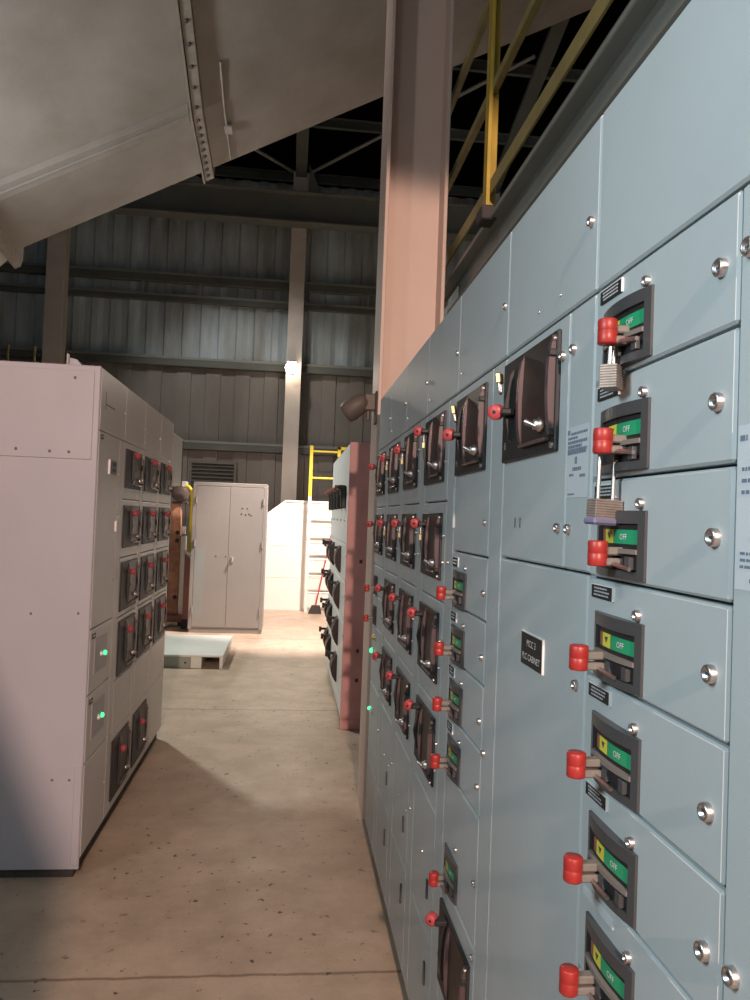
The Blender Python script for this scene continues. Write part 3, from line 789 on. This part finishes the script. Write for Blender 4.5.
# ------------------------------------------------------------------ the building
def struct(mb, name): o = mb.build(name); o['kind'] = 'structure'; return o
struct(MB().box((-14, -14, -.12), (9, 18, 0), 'floor'), 'floor')
YB = 17.0
def corrug(x0, x1, z0, z1, pitch, depth, flat, y, m):
    prof = []; x = x0; r = (pitch - 2 * flat) / 2
    while x < x1:
        prof += [(x, y), (x + flat, y), (x + flat + r * .5, y - depth), (x + flat + r * .5 + flat, y - depth)]
        x += pitch
    prof.append((x1, y))
    mb = MB()
    V = []
    for (px, py) in prof: V += [(px, py, z0), (px, py, z1)]
    mb.add(V, [(2 * i, 2 * i + 2, 2 * i + 3, 2 * i + 1) for i in range(len(prof) - 1)], m)
    return mb
w = corrug(-14, 9, 4.82, 8.95, .38, .05, .12, YB, 'siding')
lw = corrug(-14, 9, 0, 4.84, .62, .03, .30, YB - .03, 'siding_low')
w.v += []; o0 = len(w.v)
w.add(lw.v, lw.f, 'siding_low')
w.box((-14, YB + .02, 0), (9, YB + .1, 8.95), 'darksteel')
struct(w, 'wall_back')
g = MB()
for (z, h, d) in ((6.58, .17, .14), (6.18, .12, .12), (4.80, .16, .16), (3.05, .15, .16)):
    g.box((-14, YB - .05 - d, z), (9, YB - .05, z + h), 'darksteel', .01); g.box((-14, YB - .05 - d, z + h - .02), (9, YB - .04 - d, z + h + .04), 'galv', .004)
for x in (-8, -6.5, -3.3, -2.1, .25, 1.5): g.box((x - .03, YB - .16, 6.25), (x + .03, YB - .08, 6.6), 'galv')
struct(g, 'trim_2')
bm_ = MB().box((-14, YB - .75, 7.83), (9, YB - .72, 8.45), 'beam'); bm_.box((-14, YB - .9, 8.42), (9, YB - .55, 8.46), 'beam', .006); bm_.box((-14, YB - .9, 7.80), (9, YB - .55, 7.84), 'beam', .006)
struct(bm_, 'trim_3')
def wall_col(x0, x1, label):
    mb = MB().box((x0, YB - .55, 0), (x1, YB - .53, 9.0), 'wallcol', .004); mb.box((x0, YB - .24, 0), (x1, YB - .22, 9.0), 'wallcol', .004)
    xm = (x0 + x1) / 2; mb.box((xm - .008, YB - .53, 0), (xm + .008, YB - .24, 9.0), 'wallcol')
    o = mb.build('wall_column'); tag(o, label, 'column'); o['kind'] = 'thing'
    return o
wall_col(-5.16, -4.80, 'dark grey wall column beyond the top of the left row')
wc = wall_col(-.22, .10, 'grey wall column carrying the lit lamp at the far end')
wall_col(3.9, 4.25, 'grey wall column hidden past the pink column')
# roof sheet with ribs running up the slope, and purlins
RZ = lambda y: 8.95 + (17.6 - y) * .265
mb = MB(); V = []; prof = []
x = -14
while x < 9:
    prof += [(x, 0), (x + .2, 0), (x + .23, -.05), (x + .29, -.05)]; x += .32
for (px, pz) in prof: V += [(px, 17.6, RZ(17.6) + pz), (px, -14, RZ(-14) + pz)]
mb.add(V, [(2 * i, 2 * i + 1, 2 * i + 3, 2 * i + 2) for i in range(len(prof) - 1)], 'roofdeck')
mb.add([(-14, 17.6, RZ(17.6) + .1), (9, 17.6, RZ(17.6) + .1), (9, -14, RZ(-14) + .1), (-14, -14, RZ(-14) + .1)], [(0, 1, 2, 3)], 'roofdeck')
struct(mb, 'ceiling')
pl = MB()
for y in (16.75, 15.15, 13.5, 11.8, 10.1, 8.4, 6.7, 5.0, 3.3):
    z = RZ(y) - .06
    pl.box((-14, y - .04, z - .20), (9, y + .04, z - .18), 'darksteel'); pl.box((-14, y + .03, z - .20), (9, y + .045, z), 'darksteel'); pl.box((-14, y - .04, z - .02), (9, y + .04, z), 'darksteel')
struct(pl, 'trim_4')
rf = MB()
for x in (-5.0, -.06, 4.1):
    rf.prism([(x - .12, 17.0, RZ(17.0) - .36), (x + .12, 17.0, RZ(17.0) - .36), (x + .12, 17.0, RZ(17.0) - .27), (x - .12, 17.0, RZ(17.0) - .27)], (0, -20, 20 * .265), 'darksteel')
struct(rf, 'trim_5')
db = MB().cyl((.10, 16.5, 9.0), (3.9, 13.0, 9.85), .035, .035, 'galv', 8); db.cyl((-.2, 16.5, 9.0), (-4.9, 13.0, 9.85), .035, .035, 'galv', 8)
struct(db, 'trim_6')
gu = MB().prism([(.10, 16.45, 8.46), (.42, 16.45, 8.46), (.10, 16.45, 9.2)], (0, .02, 0), 'galv'); gu.parent = None
gu.build('gusset_plate', wc)
# louvre vent in the back wall
lv = thing('wall_louver', 'dark slatted louver vent in the back wall above the locker', 'vent', (-1.68, YB - .20, 2.1))
mb = MB().box((-.50, .0, -.04), (-.44, .12, .72), 'louver', .004); mb.box((.44, .0, -.04), (.50, .12, .72), 'louver', .004); mb.box((-.44, .0, .66), (.44, .12, .72), 'louver', .004); mb.box((-.44, 0, -.04), (.44, .12, .02), 'louver', .004); mb.build('frame', lv)
mb = MB()
for k in range(8): mb.prism([(-.44, .01, .04 + k * .08), (-.44, .025, .04 + k * .08), (-.44, .10, .10 + k * .08), (-.44, .085, .10 + k * .08)], (.88, 0, 0), 'louver')
mb.build('slats', lv)
# wall lamp
wl = thing('wall_lamp', 'small bright lamp glowing on the far wall column', 'lamp', (-.10, YB - .57, 4.78))
MB().box((-.06, -.02, -.08), (.06, .02, .16), 'louver', .004).build('backplate', wl)
MB().prism([(-.10, -.34, .12), (-.10, -.02, .20), (-.10, -.02, .12)], (.20, 0, 0), 'louver').build('hood', wl)
MB().lathe((0, -.22, .12), (0, 0, -1), [(0, 0), (0, .05), (.04, .11), (.12, .14), (.20, .10), (.24, 0)], 'hot', 18).build('bulb', wl)
# conduit loop under the wall lamp column
MB()
struct(MB().box((8.9, -14, 0), (9, 18, 16), 'siding_low'), 'wall_right')
struct(MB().box((-14.1, -14, 0), (-14, 18, 16), 'siding'), 'wall_left')

# ------------------------------------------------------------------ lights
def light(kind, name, loc, target, power, color, size=.3, spot=None, blend=.2):
    l = bpy.data.lights.new(name, kind); l.energy = power; l.color = color
    if kind == 'AREA': l.shape = 'DISK'; l.size = size
    else: l.shadow_soft_size = size
    if kind == 'SPOT': l.spot_size = math.radians(spot); l.spot_blend = blend
    o = bpy.data.objects.new(name, l); COL.objects.link(o); o.location = loc
    if target is not None:
        o.rotation_euler = (Vector(target) - Vector(loc)).to_track_quat('-Z', 'Y').to_euler()
    return o
# warm flood behind the photographer, hooded so its beam ends just above eye level at the column
S0 = Vector((.14, -5.1, 4.26))
el = math.radians(-2.3 - 35)
light('SPOT', 'flood_behind', S0, S0 + Vector((-.02, math.cos(el), math.sin(el))), 2450, (1, .69, .55), .10, 70, .06)
# cool light added on the left for the wall's falloff, high-bay lamps, the far lamp and a flood on the tank
light('AREA', 'cool_side_light', (-1.0, .3, 2.35), (.46, .8, 1.75), 21, (.76, .94, 1), .5)
light('SPOT', 'high_bay_near', (-4.4, -.6, 6.0), (.3, 2.8, .2), 210, (.92, .98, 1), .25, 100, .3)
light('SPOT', 'high_bay_far', (-3.1, 9.9, 5.25), (.3, 8.0, .9), 950, (.95, 1, .94), .2, 88, .9)
light('SPOT', 'wall_lamp_light', (-.10, YB - .85, 4.7), (-.10, 9, -.5), 500, (1, .84, .70), .08, 130, .4)
light('SPOT', 'tank_flood', (1.3, 10.5, 5.0), (.45, 12.7, .3), 2450, (1, .85, .78), .15, 74, .5)
light('SPOT', 'back_wall_fill', (-2.2, 10.8, 9.3), (-.6, 17, 1.4), 900, (1, .93, .87), .3, 54, .6)  # added lamp without a known source, brightens the back wall
light('SPOT', 'duct_fill', (-4.2, 6.0, 2.9), (3.2, 8.6, 8.2), 500, (1, 1, 1), .4, 84, .8)  # added fill from below to brighten the duct's underside

# unseen slab added behind the camera, shaped to shade the left row's end
st = MB().prism([(-1.6, -1.05, 0), (-.325, -1.05, 0), (-.325, -1.05, 2.11), (-.353, -1.05, 2.30), (-.90, -1.05, 3.53), (-1.6, -1.05, 3.53)], (0, -.3, 0), 'paint_left')
struct(st, 'shadow_blocker')

w = bpy.data.worlds.new('hall_ambient'); S.world = w; w.use_nodes = True
w.node_tree.nodes['Background'].inputs[0].default_value = (.80, .9, .95, 1)
w.node_tree.nodes['Background'].inputs[1].default_value = .17

# ------------------------------------------------------------------ camera
f = 780.; yaw, pitch, roll = (math.radians(a) for a in (6.12242273, 1.3945529, 2.12989321))
F = Vector((math.sin(yaw) * math.cos(pitch), math.cos(yaw) * math.cos(pitch), math.sin(pitch)))
R0 = Vector((math.cos(yaw), -math.sin(yaw), 0)); U0 = R0.cross(F)
R = R0 * math.cos(roll) + U0 * math.sin(roll); Uv = -R0 * math.sin(roll) + U0 * math.cos(roll)
cd = bpy.data.cameras.new('camera'); cam = bpy.data.objects.new('camera', cd); COL.objects.link(cam)
cd.sensor_fit = 'VERTICAL'; cd.sensor_height = 36; cd.sensor_width = 27; cd.lens = f / 1000 * 36; cd.clip_start = .02
mw = Matrix.Identity(4)
for i in range(3): mw[i][0] = R[i]; mw[i][1] = Uv[i]; mw[i][2] = -F[i]
mw.translation = (0, 0, 1.7187)
cam.matrix_world = mw
S.camera = cam
S.view_settings.view_transform = 'Standard'; S.view_settings.look = 'None'; S.view_settings.gamma = 1; S.view_settings.use_curve_mapping = False
S.view_settings.exposure = 0.
S.cycles.use_denoising = True
S.cycles.max_bounces = 6
